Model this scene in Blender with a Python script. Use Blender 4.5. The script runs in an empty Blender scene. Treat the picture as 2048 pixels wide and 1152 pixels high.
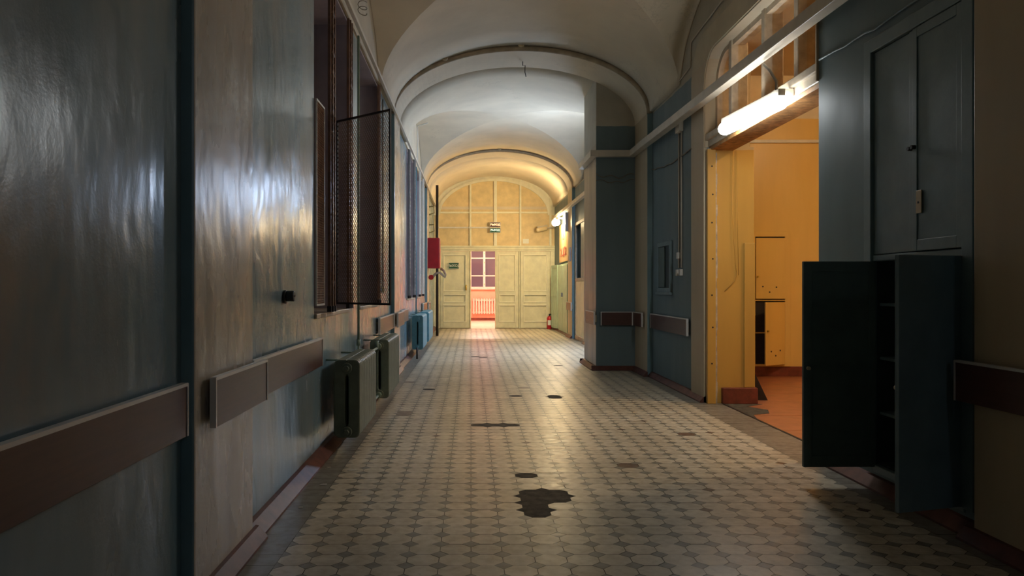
import bpy, bmesh, math, random
from mathutils import Vector, Matrix
random.seed(7)
C = bpy.context.scene.collection
SC = bpy.context.scene
PI = math.pi
# ------------------------------------------------------------------ camera
cam = bpy.data.objects.new('camera', bpy.data.cameras.new('camera')); C.objects.link(cam)
cam.location = (0, 0, 1.445); cam.rotation_euler = (PI/2, 0, 0)
cam.data.sensor_width = 36; cam.data.lens = 1570/2048*36
cam.data.shift_x = 82/2048; cam.data.shift_y = -1/2048
cam.data.clip_start = .05; cam.data.clip_end = 200
SC.camera = cam
# ------------------------------------------------------------------ world, exposure
w = bpy.data.worlds.new('world'); SC.world = w; w.use_nodes = True
w.node_tree.nodes['Background'].inputs[0].default_value = (.10, .09, .13, 1)
w.node_tree.nodes['Background'].inputs[1].default_value = .25
SC.view_settings.view_transform = 'Standard'; SC.view_settings.look = 'None'
SC.view_settings.gamma = 1; SC.view_settings.use_curve_mapping = False
SC.view_settings.exposure = 0.8
# strengths of the lamps' glowing covers
E_COOL, E_NEAR, E_WARM, E_ROOM, E_PINK, E_FILL = 215, 27, 150, 70, 215, 23

# ------------------------------------------------------------------ materials
def lin(c):
    return tuple(((v/255)/12.92 if v/255 <= .04045 else ((v/255+.055)/1.055)**2.4) for v in c)
class NT:
    def __init__(s, name):
        s.m = bpy.data.materials.new(name); s.m.use_nodes = True
        s.t = s.m.node_tree; s.b = s.t.nodes['Principled BSDF']; s.pos = None
    def n(s, typ, **kw):
        x = s.t.nodes.new(typ)
        for k, v in kw.items(): setattr(x, k, v)
        return x
    def l(s, a, b): s.t.links.new(a, b)
    def P(s):
        if not s.pos: s.pos = s.n('ShaderNodeNewGeometry').outputs['Position']
        return s.pos
    def noise(s, scale, detail=4, stretch=(1, 1, 1), off=(0, 0, 0), rough=.55):
        mp = s.n('ShaderNodeMapping'); mp.inputs['Scale'].default_value = stretch; mp.inputs['Location'].default_value = off
        s.l(s.P(), mp.inputs['Vector'])
        n = s.n('ShaderNodeTexNoise'); n.inputs['Scale'].default_value = scale; n.inputs['Detail'].default_value = detail
        n.inputs['Roughness'].default_value = rough
        s.l(mp.outputs[0], n.inputs['Vector']); return n.outputs['Fac']
    def ramp(s, f, a, b, ca=(0, 0, 0), cb=(1, 1, 1)):
        r = s.n('ShaderNodeValToRGB'); r.color_ramp.elements[0].position = a; r.color_ramp.elements[1].position = b
        r.color_ramp.elements[0].color = (*ca, 1); r.color_ramp.elements[1].color = (*cb, 1)
        s.l(f, r.inputs[0]); return r.outputs[0]
    def mix(s, f, a, b):
        x = s.n('ShaderNodeMix', data_type='RGBA')
        if isinstance(f, float): x.inputs[0].default_value = f
        else: s.l(f, x.inputs[0])
        for i, v in ((6, a), (7, b)):
            if isinstance(v, tuple): x.inputs[i].default_value = (*v, 1)
            else: s.l(v, x.inputs[i])
        return x.outputs[2]
    def math(s, op, a, b=None, clamp=False):
        x = s.n('ShaderNodeMath', operation=op); x.use_clamp = clamp
        for i, v in enumerate((a, b)):
            if v is None: continue
            if isinstance(v, (int, float)): x.inputs[i].default_value = v
            else: s.l(v, x.inputs[i])
        return x.outputs[0]
    def zpos(s):
        x = s.n('ShaderNodeSeparateXYZ'); s.l(s.P(), x.inputs[0]); return x.outputs[2]
    def bump(s, h, strength=.3, dist=.01, prev=None):
        x = s.n('ShaderNodeBump'); x.inputs['Strength'].default_value = strength; x.inputs['Distance'].default_value = dist
        s.l(h, x.inputs['Height'])
        if prev is not None: s.l(prev, x.inputs['Normal'])
        return x.outputs[0]
def flat(name, rgb, rough=.5, metal=0, var=.12, nscale=6, bump=.1, spec=.5, stretch=(1,1,1)):
    t = NT(name); c = lin(rgb)
    f = t.noise(nscale, 4, stretch)
    d = tuple(v*(1-var*2) for v in c); u = tuple(min(1, v*(1+var)) for v in c)
    t.l(t.ramp(f, .3, .7, d, u), t.b.inputs['Base Color'])
    t.b.inputs['Roughness'].default_value = rough; t.b.inputs['Metallic'].default_value = metal
    t.b.inputs['Specular IOR Level'].default_value = spec
    if bump: t.l(t.bump(t.noise(nscale*6, 3, stretch), bump, .003), t.b.inputs['Normal'])
    return t.m
def glow(name, rgb, strength):
    t = NT(name); t.b.inputs['Base Color'].default_value = (.8, .8, .8, 1)
    t.b.inputs['Emission Color'].default_value = (*lin(rgb), 1); t.b.inputs['Emission Strength'].default_value = strength
    return t.m
def wall_paint(name, low, streak, high, zsplit, rough=.3, amount=.5, spec=.5, bumpk=1.0):
    """gloss oil paint below a hand-drawn line, whitewash above it; worn vertical brush streaks"""
    t = NT(name); lo, st, hi = lin(low), lin(streak), lin(high)
    a = t.noise(1.3, 4, (1, 1, .22)); b = t.noise(5, 5, (1, 1, .15), (3, 1, 0))
    m = t.math('MULTIPLY', t.ramp(a, .45, .68), amount)
    c1 = t.mix(m, lo, st)
    c1 = t.mix(t.math('MULTIPLY', t.ramp(b, .42, .75), amount*.45), c1, tuple(v*.6 for v in lo))
    g = t.noise(2.2, 5, (1, 1, 1), (5, 5, 5)); c2 = t.mix(t.ramp(g, .35, .7), hi, tuple(v*.82 for v in hi))
    z = t.math('ADD', t.zpos(), t.math('MULTIPLY', t.noise(3, 2), .03))
    k = t.math('GREATER_THAN', z, zsplit+.015)
    t.l(t.mix(k, c1, c2), t.b.inputs['Base Color'])
    r = t.math('ADD', t.math('MULTIPLY', t.noise(3, 4, (1, 1, .4)), .28), rough-.12)
    r = t.math('ADD', r, t.math('MULTIPLY', k, .4)); t.l(r, t.b.inputs['Roughness'])
    t.b.inputs['Specular IOR Level'].default_value = spec
    n = t.bump(t.noise(1.6, 3, (1, 1, .6), (2, 7, 1)), .7*bumpk, .03)
    n = t.bump(t.noise(6, 3, (1, 1, .5)), .35*bumpk, .01, n)
    n = t.bump(t.noise(70, 3), .25*bumpk, .002, n)
    if bumpk >= .6:   # old peeled patches painted over
        pe = t.ramp(t.noise(1.5, 7, (1, 1, .7), (4, 3, 8), .5), .60, .63); n = t.bump(pe, .22, .005, n)
    t.l(n, t.b.inputs['Normal']); return t.m
def vault_mat(name, rgb):
    t = NT(name); c = lin(rgb)
    f = t.noise(1.1, 6); c1 = t.mix(t.ramp(f, .35, .7), c, tuple(v*.84 for v in c))
    cr = t.noise(1.7, 8, (1, 1, 1), (9, 2, 4), .7)
    line = t.math('ABSOLUTE', t.math('SUBTRACT', cr, .5))
    crack = t.math('MULTIPLY', t.ramp(line, 0, .004, (1, 1, 1), (0, 0, 0)), t.ramp(t.noise(.9, 2, (1, 1, 1), (1, 8, 2)), .6, .64))
    t.l(t.mix(crack, c1, tuple(v*.45 for v in c)), t.b.inputs['Base Color'])
    t.b.inputs['Roughness'].default_value = .8
    n = t.bump(t.noise(3, 4), .25, .02); n = t.bump(t.noise(45, 4), .3, .003, n); t.l(n, t.b.inputs['Normal'])
    return t.m
def tile_mat(name, rough=.33):
    t = NT(name)
    at = t.n('ShaderNodeAttribute'); at.attribute_name = 'tint'
    f = t.noise(14, 6, (1, 1, 1)); g = t.noise(1.0, 3)
    dirt = t.mix(t.ramp(f, .4, .75), (1, 1, 1), (.72, .68, .60))
    mu = t.n('ShaderNodeMix', data_type='RGBA', blend_type='MULTIPLY'); mu.inputs[0].default_value = 1
    t.l(at.outputs['Color'], mu.inputs[6]); t.l(dirt, mu.inputs[7])
    mv = t.n('ShaderNodeMix', data_type='RGBA', blend_type='MULTIPLY'); mv.inputs[0].default_value = 1
    t.l(mu.outputs[2], mv.inputs[6]); t.l(t.ramp(g, .3, .7, (.8, .78, .74), (1, 1, 1)), mv.inputs[7])
    t.l(mv.outputs[2], t.b.inputs['Base Color'])
    t.l(t.math('ADD', t.math('MULTIPLY', f, .3), rough-.1), t.b.inputs['Roughness'])
    t.l(t.bump(t.noise(60, 4), .25, .001), t.b.inputs['Normal']); return t.m
def wood_mat(name, rgb, rgb2, rough=.35):
    t = NT(name); f = t.noise(12, 5, (1, 1, 1)); s = t.noise(4, 5, (.6, .6, 14))
    c = t.mix(t.ramp(s, .35, .7), lin(rgb), lin(rgb2))
    t.l(t.mix(t.math('MULTIPLY', t.ramp(f, .5, .8), .5), c, tuple(v*.6 for v in lin(rgb))), t.b.inputs['Base Color'])
    t.b.inputs['Roughness'].default_value = rough
    t.l(t.bump(s, .15, .002), t.b.inputs['Normal']); return t.m

BLUE = wall_paint('blue_oil_paint', (114, 138, 146), (154, 148, 136), (196, 186, 165), 4.26, .22, .6)
BLUER = wall_paint('blue_oil_paint_calm', (110, 126, 129), (124, 136, 136), (186, 178, 160), 4.26, .55, .4, .25, .3)
BEIGE = wall_paint('beige_oil_paint', (198, 184, 164), (164, 146, 126), (200, 190, 168), 4.26, .24, .75)
BEIGER = wall_paint('beige_oil_paint_calm', (190, 172, 142), (170, 152, 124), (196, 184, 160), 4.26, .45, .5, .35, .35)
WORN = wall_paint('worn_beige_paint', (178, 160, 138), (126, 118, 108), (196, 188, 170), 3.95, .4, .9, .4, .6)
TEAL = flat('teal_paint_edge', (112, 138, 142), .35, var=.1, nscale=3)
VAULT = vault_mat('whitewash', (216, 202, 176))
RIBEDGE = flat('dusty_moulding', (168, 150, 122), .7, var=.15)
OCHRE = wall_paint('ochre_oil_paint', (226, 186, 100), (234, 198, 122), (226, 186, 100), 9, .32, .4, .45, .4)
OCHREJ = wall_paint('ochre_jamb_dimmed', (190, 148, 70), (178, 136, 62), (200, 180, 146), 3.16, .4, .5, .4, .3)  # darker copy of the room ochre: the jamb's dim light put into colour
OCHREW = wall_paint('ochre_wall_paint', (224, 184, 100), (232, 196, 122), (236, 222, 194), 4.2, .32, .4, .45, .4)
TILE = tile_mat('cream_floor_tile', .30)
GROUT = flat('dark_grout', (52, 46, 38), .9, var=.2, nscale=20)
CEMENT = flat('rough_cement_bed', (84, 76, 64), .95, var=.3, nscale=14, bump=1)
REDPAINT = flat('red_brown_floor_paint', (98, 56, 45), .5, var=.2, nscale=9)
DKRED = flat('dark_red_skirting', (120, 58, 42), .45, var=.2, nscale=9)
RAILP = wood_mat('brown_laminate', (90, 56, 45), (78, 48, 38), .34)
RAILL = wood_mat('tan_laminate', (140, 104, 80), (120, 88, 68), .4)  # lighter brown than the laminate of the near rails
ALU = flat('aluminium_strip', (214, 210, 204), .4, .3, var=.05, bump=0)
RADG = flat('grey_green_radiator_enamel', (104, 112, 94), .5, var=.12, nscale=12, bump=.4)
RADB = flat('blue_radiator_enamel', (98, 146, 156), .45, var=.08, nscale=12, bump=.3)
RADW = flat('cream_radiator_enamel', (226, 214, 196), .45, var=.05)
PIPEG = flat('green_pipe_enamel', (126, 142, 122), .4, var=.1)
BROWNM = flat('brown_painted_steel', (128, 96, 74), .4, .1, var=.2, nscale=10)
GREYM = flat('grey_painted_steel', (150, 150, 150), .4, .2, var=.1)
DARKM = flat('dark_steel', (48, 42, 40), .5, .3, var=.2)
BLACKM = flat('black_plastic', (34, 38, 36), .4, var=.1)
WHITEP = flat('white_plastic', (214, 208, 196), .4, var=.06, bump=0)
OLDPL = flat('yellowed_plastic', (190, 172, 136), .45, var=.08)
CREAMW = flat('cream_wood_paint', (222, 218, 184), .42, var=.07, nscale=5, bump=.2)
CREAML = flat('pale_cream_bars', (230, 225, 196), .42, var=.05)
CREAMP = flat('cream_panel_paint', (222, 198, 146), .5, var=.08, nscale=4, bump=.2)
TRANSW = flat('old_white_wood', (184, 168, 144), .5, var=.15, nscale=8, bump=.3)
RAWW = flat('stripped_wood', (176, 128, 74), .7, var=.25, nscale=14, bump=.6)
CUPB = flat('blue_grey_cupboard_paint', (112, 132, 136), .45, var=.08, nscale=5, bump=.2)
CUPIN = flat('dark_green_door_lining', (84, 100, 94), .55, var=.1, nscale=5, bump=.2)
MINT = flat('mint_paint', (170, 196, 170), .4, var=.1, nscale=5)
SIGNB = flat('tan_board', (206, 168, 116), .5, var=.06)
SIGNR = flat('red_lettering', (170, 60, 50), .5, var=.05, bump=0)
RED = flat('red_enamel', (166, 26, 34), .35, var=.08, bump=0)
HOSE = flat('grey_canvas_hose', (170, 158, 140), .7, var=.12)
BRASS = flat('brass', (196, 164, 60), .3, .8, var=.1)
GREENS = flat('green_sign_face', (28, 84, 56), .4, var=.04, bump=0)
DKSIGN = flat('dark_sign_face', (70, 40, 26), .4, var=.04, bump=0)
LETW = flat('pale_lettering', (226, 226, 210), .5, var=.03, bump=0)
LETR = glow('lit_orange_lettering', (255, 170, 110), 2.0)
LETG = glow('lit_pale_lettering', (210, 240, 215), .8)
PINK = flat('salmon_oil_paint', (250, 168, 142), .4, var=.06, nscale=3)
PINKW = flat('pinkish_white_wood', (250, 220, 205), .4, var=.05)
BOARDS = flat('brown_floorboards', (172, 108, 76), .35, var=.12, nscale=5, stretch=(1,1,1))
PLASTER = flat('bare_plaster', (176, 164, 144), .8, var=.2, nscale=12, bump=.8)
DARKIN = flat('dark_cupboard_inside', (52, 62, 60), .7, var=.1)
REVEAL = flat('mauve_grey_reveal', (168, 156, 160), .45, var=.1, nscale=3)
WFRAME = flat('brown_window_frame', (92, 74, 62), .5, var=.12)
CABLE = flat('dusty_cable', (126, 116, 100), .6, var=.1, bump=0)
DUCT = flat('white_cable_duct', (204, 194, 176), .42, var=.07, nscale=4)
def glass_mat(name, rgb, rough=.05, trans=.0):
    t = NT(name); t.b.inputs['Base Color'].default_value = (*lin(rgb), 1); t.b.inputs['Roughness'].default_value = rough
    t.b.inputs['Transmission Weight'].default_value = trans; t.b.inputs['IOR'].default_value = 1.45; return t.m
GLASSN = glass_mat('window_glass', (120, 110, 125), .04, .35)
GLASSC = glass_mat('clear_glass', (250, 240, 225), .0, 1)
GLASSC.node_tree.nodes['Principled BSDF'].inputs['IOR'].default_value = 1.02
L_NEAR = glow('lit_lamp_cover_cool', (236, 242, 244), E_NEAR)
L_COOL = glow('lit_lamp_cover_white', (200, 222, 255), E_COOL)
L_WARM = glow('lit_lamp_cover_warm', (255, 226, 172), E_WARM)
L_ROOM = glow('lit_ceiling_lamp_warm', (255, 222, 172), E_ROOM)
L_PINK = glow('lit_ceiling_lamp_white', (255, 236, 220), E_PINK)
L_FILL = glow('fill_lamp_cover_dim', (220, 232, 255), E_FILL)
LAMPREFL = flat('lamp_reflection_cover', (236, 214, 170), .3, var=.04, bump=0)

# ------------------------------------------------------------------ mesh helpers (world coordinates)
def box(bm, x0, x1, y0, y1, z0, z1, mi=0, mat=None):
    r = bmesh.ops.create_cube(bm, size=1)
    e = random.uniform(0, .0004); x0 += e; x1 -= e; y0 += e; y1 -= e; z0 += e; z1 -= e   # no two faces exactly in one plane
    for v in r['verts']:
        v.co = Vector(((x0+x1)/2+v.co.x*(x1-x0), (y0+y1)/2+v.co.y*(y1-y0), (z0+z1)/2+v.co.z*(z1-z0)))
        if mat: v.co = mat @ v.co
    fs = set(f for v in r['verts'] for f in v.link_faces)
    for f in fs: f.material_index = mi
    return fs
def prism(bm, pts, axis, a, b, mi=0):
    def P(p, t):
        return Vector((t, p[0], p[1])) if axis == 'x' else Vector((p[0], t, p[1])) if axis == 'y' else Vector((p[0], p[1], t))
    v0 = [bm.verts.new(P(p, a)) for p in pts]; v1 = [bm.verts.new(P(p, b)) for p in pts]
    fs = [bm.faces.new(v0), bm.faces.new(list(reversed(v1)))]
    n = len(pts)
    for i in range(n): fs.append(bm.faces.new((v0[i], v1[i], v1[(i+1) % n], v0[(i+1) % n])))
    for f in fs: f.material_index = mi
    bmesh.ops.recalc_face_normals(bm, faces=fs); return fs
def tube(bm, pts, r, n=10, mi=0, caps=True, smooth=True):
    pts = [Vector(p) for p in pts]; rings = []; prev = None
    for i, p in enumerate(pts):
        d = (pts[min(i+1, len(pts)-1)]-pts[max(i-1, 0)]).normalized()
        if prev is None:
            u = d.cross(Vector((0, 0, 1)));
            if u.length < .01: u = d.cross(Vector((1, 0, 0)))
        else: u = prev - d*prev.dot(d)
        u.normalize(); prev = u; v = d.cross(u)
        rr = r[i] if isinstance(r, (list, tuple)) else r
        rings.append([bm.verts.new(p+(u*math.cos(2*PI*k/n)+v*math.sin(2*PI*k/n))*rr) for k in range(n)])
    for a, b in zip(rings, rings[1:]):
        for k in range(n):
            f = bm.faces.new((a[k], a[(k+1) % n], b[(k+1) % n], b[k])); f.smooth = smooth; f.material_index = mi
    if caps:
        bm.faces.new(list(reversed(rings[0]))).material_index = mi; bm.faces.new(rings[-1]).material_index = mi
def obj(name, bm, mats, parent=None, bevel=0, seg=2, orig=None):
    me = bpy.data.meshes.new(name)
    o = bpy.data.objects.new(name, me); C.objects.link(o)
    if parent is not None:
        o.parent = parent; off = parent['_w'] if '_w' in parent else (0, 0, 0)
        off = Vector(off)
        for v in bm.verts: v.co -= off
        o['_w'] = tuple(off)
    elif orig is not None:
        off = Vector(orig)
        for v in bm.verts: v.co -= off
        o.location = off; o['_w'] = tuple(off)
    bmesh.ops.recalc_face_normals(bm, faces=bm.faces[:]) if False else None
    bm.to_mesh(me); bm.free()
    for m in (mats if isinstance(mats, (list, tuple)) else [mats]): me.materials.append(m)
    if bevel:
        b = o.modifiers.new('bevel', 'BEVEL'); b.width = bevel; b.segments = seg; b.limit_method = 'ANGLE'; b.angle_limit = .6
    return o
def thing(name, label, cat, loc, group=None):
    o = bpy.data.objects.new(name, None); C.objects.link(o); o.location = loc; o['_w'] = tuple(loc)
    o.empty_display_size = .1
    tag(o, label, cat, group); return o
def tag(o, label, cat, group=None):
    o['label'] = label; o['category'] = cat
    if group: o['group'] = group
    return o
def struct(name, bm, mats, bevel=0, parent=None):
    o = obj(name, bm, mats, parent, bevel)
    if parent is None: o['kind'] = 'structure'
    return o
def sempty(name, loc):
    o = bpy.data.objects.new(name, None); C.objects.link(o); o.location = loc; o['_w'] = tuple(loc); o['kind'] = 'structure'; return o
def B(*boxes, **kw):
    bm = bmesh.new()
    for b in boxes: box(bm, *b)
    return bm
def cyl(p0, p1, r, n=16):
    bm = bmesh.new(); tube(bm, [p0, p1], r, n); return bm
def text_mesh(s, size, depth, mat, parent, center, facing='-y', bold=.0, name='lettering', xscale=1.0):
    cu = bpy.data.curves.new('t', 'FONT'); cu.body = s; cu.size = size; cu.extrude = depth; cu.offset = bold
    cu.align_x = 'CENTER'; cu.align_y = 'CENTER'
    t = bpy.data.objects.new('t', cu); C.objects.link(t); bpy.context.view_layer.update()
    me = bpy.data.meshes.new_from_object(t.evaluated_get(bpy.context.evaluated_depsgraph_get()))
    bpy.data.objects.remove(t)
    me.name = name
    R = Matrix.Rotation(PI/2, 4, 'X')
    if facing == '-x': R = Matrix.Rotation(-PI/2, 4, 'Z') @ R
    me.transform(Matrix.Translation(Vector(center)-Vector(parent['_w'])) @ R @ Matrix.Diagonal((xscale, 1, 1, 1)))
    me.materials.clear(); me.materials.append(mat)
    o = bpy.data.objects.new(name, me); C.objects.link(o); o.parent = parent; return o

# ------------------------------------------------------------------ dimensions of the corridor
XL, XR = -1.30, 2.95            # recessed wall faces
PL, PR = -1.24, 2.86            # pilaster faces
PW = .95
PIL = (3.52, 12.75, 22.25)      # near edges of pilasters / ribs
YE = 27.67                      # end partition
YB = -7.0
ZS, HV = 4.30, 1.12
XC = (XL+XR)/2; XA = (XR-XL)/2

# ------------------------------------------------------------------ floor
W = .17
NX0, NX1 = -6, 16
holes = {(2, 29), (2, 30), (2, 31), (2, 32), (3, 31), (3, 32), (2, 35), (6, 60), (6, 61), (3, 61), (-4, 65), (0, 48), (1, 48), (2, 48), (0, 96), (1, 95), (9, 85)}
brown = {(7, 37), (-5, 52), (-5, 53), (4, 66), (2, 123), (3, 123), (4, 123), (1, 150), (2, 150), (3, 150), (0, 151), (7, 130), (8, 131), (6, 118), (7, 118), (12, 45), (-6, 70)}
bm = bmesh.new(); lay = bm.loops.layers.float_color.new('tint')
def poly(pts, col, mi, z=0.0, tilt=.0006):
    a, b = random.uniform(-tilt, tilt), random.uniform(-tilt, tilt)
    cx = sum(p[0] for p in pts)/len(pts); cy = sum(p[1] for p in pts)/len(pts)
    vs = [bm.verts.new((p[0], p[1], z+a*(p[0]-cx)/.08+b*(p[1]-cy)/.08)) for p in pts]
    f = bm.faces.new(vs); f.material_index = mi
    for lp in f.loops: lp[lay] = (*col, 1)
cream = lin((208, 197, 177)); grey = lin((142, 137, 125)); brn = lin((122, 96, 78)); bord = lin((136, 130, 120))
G = .0016; S = .048
NY0, NY1 = -20, int(YE/W)
for i in range(NX0, NX1):
    for j in range(NY0, NY1+1):
        x0, x1, y0, y1 = i*W+G, (i+1)*W-G, j*W+G, (j+1)*W-G
        if y1 > YE: y1 = YE
        if (i, j) in holes: continue
        k = random.uniform(.9, 1.06)
        c = tuple(v*k for v in cream)
        if random.random() < .02: c = tuple(v*.78 for v in c)
        if (i, j) in brown: c = tuple(v*k for v in brn)
        wob = lambda: random.uniform(-.0008, .0008)
        poly([(x0+S, y0+wob()), (x1-S, y0+wob()), (x1+wob(), y0+S), (x1+wob(), y1-S), (x1-S, y1+wob()), (x0+S, y1+wob()), (x0+wob(), y1-S), (x0+wob(), y0+S)], c, 0, random.uniform(-.0004, .0004))
for i in range(NX0, NX1+1):
    for j in range(NY0, NY1+1):
        around = [(i, j), (i-1, j), (i, j-1), (i-1, j-1)]
        if sum(a in holes for a in around) >= 2: continue
        s = S-G*.4; X, Y = i*W, j*W; k = random.uniform(.85, 1.1)
        c = tuple(v*k for v in grey)
        if random.random() < .03: c = tuple(v*.6 for v in brn)
        if i == NX0: pts = [(X, Y-s), (X+s, Y), (X, Y+s)]
        elif i == NX1: pts = [(X, Y-s), (X, Y+s), (X-s, Y)]
        else: pts = [(X, Y-s), (X+s, Y), (X, Y+s), (X-s, Y)]
        poly(pts, c, 0)
# plain grey border courses
for j in range(NY0*W.__int__() if False else -20, NY1+1):
    for (a, b) in ((XL+.1, NX0*W-G), (NX1*W+G, XR)):
        k = random.uniform(.88, 1.08)
        y1 = min((j+1)*W-G, YE)
        if a > 0 and 6.66 < j*W+.1 < 9.85: b = 3.12
        poly([(a, j*W+G), (b, j*W+G), (b, y1), (a, y1)], tuple(v*k for v in bord), 0)
# bed of mortar under the tiles, lower where tiles are gone
def bed(x0, x1, y0, y1, z, mi):
    f = bm.faces.new([bm.verts.new(p) for p in ((x0, y0, z), (x1, y0, z), (x1, y1, z), (x0, y1, z))]); f.material_index = mi
bed(XL-.1, 3.14, -20*W, YE, -.0035, 1)
for q, (i, j) in enumerate(sorted(holes)): bed(i*W-.05, (i+1)*W+.05, j*W-.05, (j+1)*W+.05, -.0030+q*.00006, 2)
bed(XL-.1, XR+.2, YB, -20*W, 0, 1)
floor = struct('floor', bm, [TILE, GROUT, CEMENT])
# floor slab below
fb = bmesh.new(); box(fb, XL-.5, 3.14, YB, YE+.2, -.2, -.006); struct('floor_slab', fb, CEMENT)

# ------------------------------------------------------------------ walls
WT = -1.85
AW = [(6.5, 8.4), (9.1, 11.0), (15.8, 17.75), (18.75, 20.7)]     # left window openings
bm = bmesh.new()
ys = [YB] + [v for a in AW for v in a] + [YE+.3]
for k in range(0, len(ys), 2): box(bm, WT, XL if k else XL, ys[k], ys[k+1], -.006, 5.9)
for (a, b) in AW:
    box(bm, WT, XL, a, b, -.006, 1.2); box(bm, WT, XL, a, b, 4.28, 5.9)
struct('wall_left', bm, BLUE)
# deeper near recess panel reads as flat blue wall: step at the near pilaster
# right wall
bm = bmesh.new()
TR = 3.5
box(bm, XR, TR, YB, 4.68, -.006, 5.9)
box(bm, XR, TR, 4.68, 5.74, -.006, .15); box(bm, XR, TR, 4.68, 5.74, 3.16, 5.9); box(bm, XR, TR, 4.68, 5.74, 1.64, 1.67)
box(bm, TR-.06, TR, 4.68, 5.74, .15, 3.16)
box(bm, XR, TR, 5.74, 6.66, -.006, 5.9)
def rounded(y0, y1, zt, r, n=8, z0=3.0):
    p = [(y0, z0)]
    for k in range(n+1):
        a = PI - k/n*PI/2; p.append((y0+r+r*math.cos(a), zt-r+r*math.sin(a)))
    for k in range(n+1):
        a = PI/2 - k/n*PI/2; p.append((y1-r+r*math.cos(a), zt-r+r*math.sin(a)))
    p.append((y1, z0)); return p
arc = rounded(6.66, 9.85, 4.36, .42)
prism(bm, [(6.66, 5.9)]+arc[1:-1]+[(9.85, 5.9)], 'x', XR, TR)
box(bm, XR, TR, 9.85, 20.25, -.006, 5.9)
box(bm, XR, TR, 20.25, 22.05, 3.25, 5.9); box(bm, TR-.06, TR, 20.25, 22.05, -.006, 3.25)
box(bm, XR, TR, 22.05, YE+.3, -.006, 5.9)
struct('wall_right', bm, BLUER)
# back wall far behind the camera
bm = B((XL-.5, TR, YB-.2, YB, 0, 5.9)); struct('wall_back', bm, BLUER)

# pilasters (beige face, teal flanks)
def pilaster(x0, x1, y0, y1, z1, front, name, m0=BEIGE):
    bm = bmesh.new(); fs = box(bm, x0, x1, y0, y1, -.004, z1)
    for f in fs: f.normal_update(); f.material_index = 1 if abs(f.normal.y) > .5 else 0
    struct(name, bm, [m0, TEAL], .012)
n = 1
for y in PIL:
    pilaster(WT+.2, PL, y, y+PW, 4.35, 'l', 'trim_%d' % n); n += 1
    pilaster(PR, TR-.2, y, y+PW, 4.35, 'r', 'trim_%d' % n, BEIGER); n += 1
# masonry block jutting out on the right: blue front, worn beige flank
bm = bmesh.new(); fs = box(bm, 2.18, TR-.1, PIL[1]+PW, 15.12, -.004, 5.9)
for f in fs: f.normal_update(); f.material_index = 0 if abs(f.normal.y) > .5 else 1
struct('trim_%d' % n, bm, [BLUER, WORN], .015); n += 1

# ------------------------------------------------------------------ vaults
def vault(y0, y1, yc, b, name):
    """barrel with a pair of lunettes meeting in the middle"""
    N = 28
    us = [math.sin((k/N-.5)*PI) for k in range(N+1)]
    T = lambda u: ZS+HV*math.sqrt(max(0, 1-u*u))
    yy = [y0, (y0+yc-b)/2] + [yc+b*u for u in us] + [(y1+yc+b)/2, y1]
    bm = bmesh.new(); g = []
    for j, y in enumerate(yy):
        v = (y-yc)/b; row = []
        for i, u in enumerate(us):
            z = T(u)
            if abs(v) < 1: z = max(z, ZS+HV*math.sqrt(1-v*v))
            row.append(bm.verts.new((XC+XA*u, y, z)))
        g.append(row)
    for j in range(len(yy)-1):
        for i in range(N):
            a, b_, c, d = g[j][i], g[j][i+1], g[j+1][i+1], g[j+1][i]
            jj = j-2
            if 0 <= jj < N:
                if (i < N/2) == (jj < N/2): tris = ((a, c, b_), (a, d, c))
                else: tris = ((a, d, b_), (b_, d, c))
                for t in tris: bm.faces.new(t)
            else: bm.faces.new((a, d, c, b_))
    for f in bm.faces: f.smooth = True
    bmesh.ops.recalc_face_normals(bm, faces=bm.faces[:])
    dg = set()
    for j in range(N+1):
        dg.add(g[j+2][j]); dg.add(g[j+2][N-j])
    for e in bm.edges:
        if e.verts[0] in dg and e.verts[1] in dg and abs(e.verts[0].co.y-e.verts[1].co.y) > 1e-4 and abs(e.verts[0].co.x-e.verts[1].co.x) > 1e-4: e.smooth = False
        elif len(e.link_faces) == 2 and e.calc_face_angle(0) > .5: e.smooth = False
    o = struct(name, bm, VAULT)
    s = o.modifiers.new('thick', 'SOLIDIFY'); s.thickness = .12; s.offset = 0
    return o
vault(YB, PIL[0], -2.1, 2.45, 'ceiling')
vault(PIL[0]+PW, PIL[1], 8.6, 2.45, 'ceiling.001')
vault(PIL[1]+PW, PIL[2], 18.0, 2.6, 'ceiling.002')
vault(PIL[2]+PW, YE+.3, 27.6, .02, 'ceiling.003')
# roof slab above everything
struct('ceiling_slab', B((XL-.6, TR+.1, YB-.2, YE+.4, 5.9, 6.1)), CEMENT)

RC = (PL+PR)/2; RA = (PR-PL)/2; RZ0, RH = 4.27, 1.02
def ell(t, da=0, dz=0): return (RC+(RA+da)*math.cos(t), RZ0+(RH+dz)*math.sin(t))
for y in PIL:
    bm = bmesh.new(); N = 48
    pts = [ell(PI*k/N) for k in range(N+1)]
    for k in range(N):
        a, b = pts[k], pts[k+1]
        prism(bm, [a, b, (b[0] if 0 < k+1 < N else b[0]-.2, 5.9), (a[0] if k else a[0]+.2, 5.9)], 'y', y, y+PW)
    bmesh.ops.remove_doubles(bm, verts=bm.verts[:], dist=.0005)
    # drop internal faces
    seen = {}
    for f in list(bm.faces):
        key = tuple(sorted(v.index for v in f.verts))
    struct('trim_%d' % n, bm, VAULT); n += 1
    # dusty roll moulding along the near edge
    bm = bmesh.new()
    tube(bm, [(ell(PI*k/N, .035, .035)[0], y-.012, ell(PI*k/N, .035, .035)[1]) for k in range(N+1)], .045, 10)
    struct('trim_%d' % n, bm, RIBEDGE); n += 1

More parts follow.
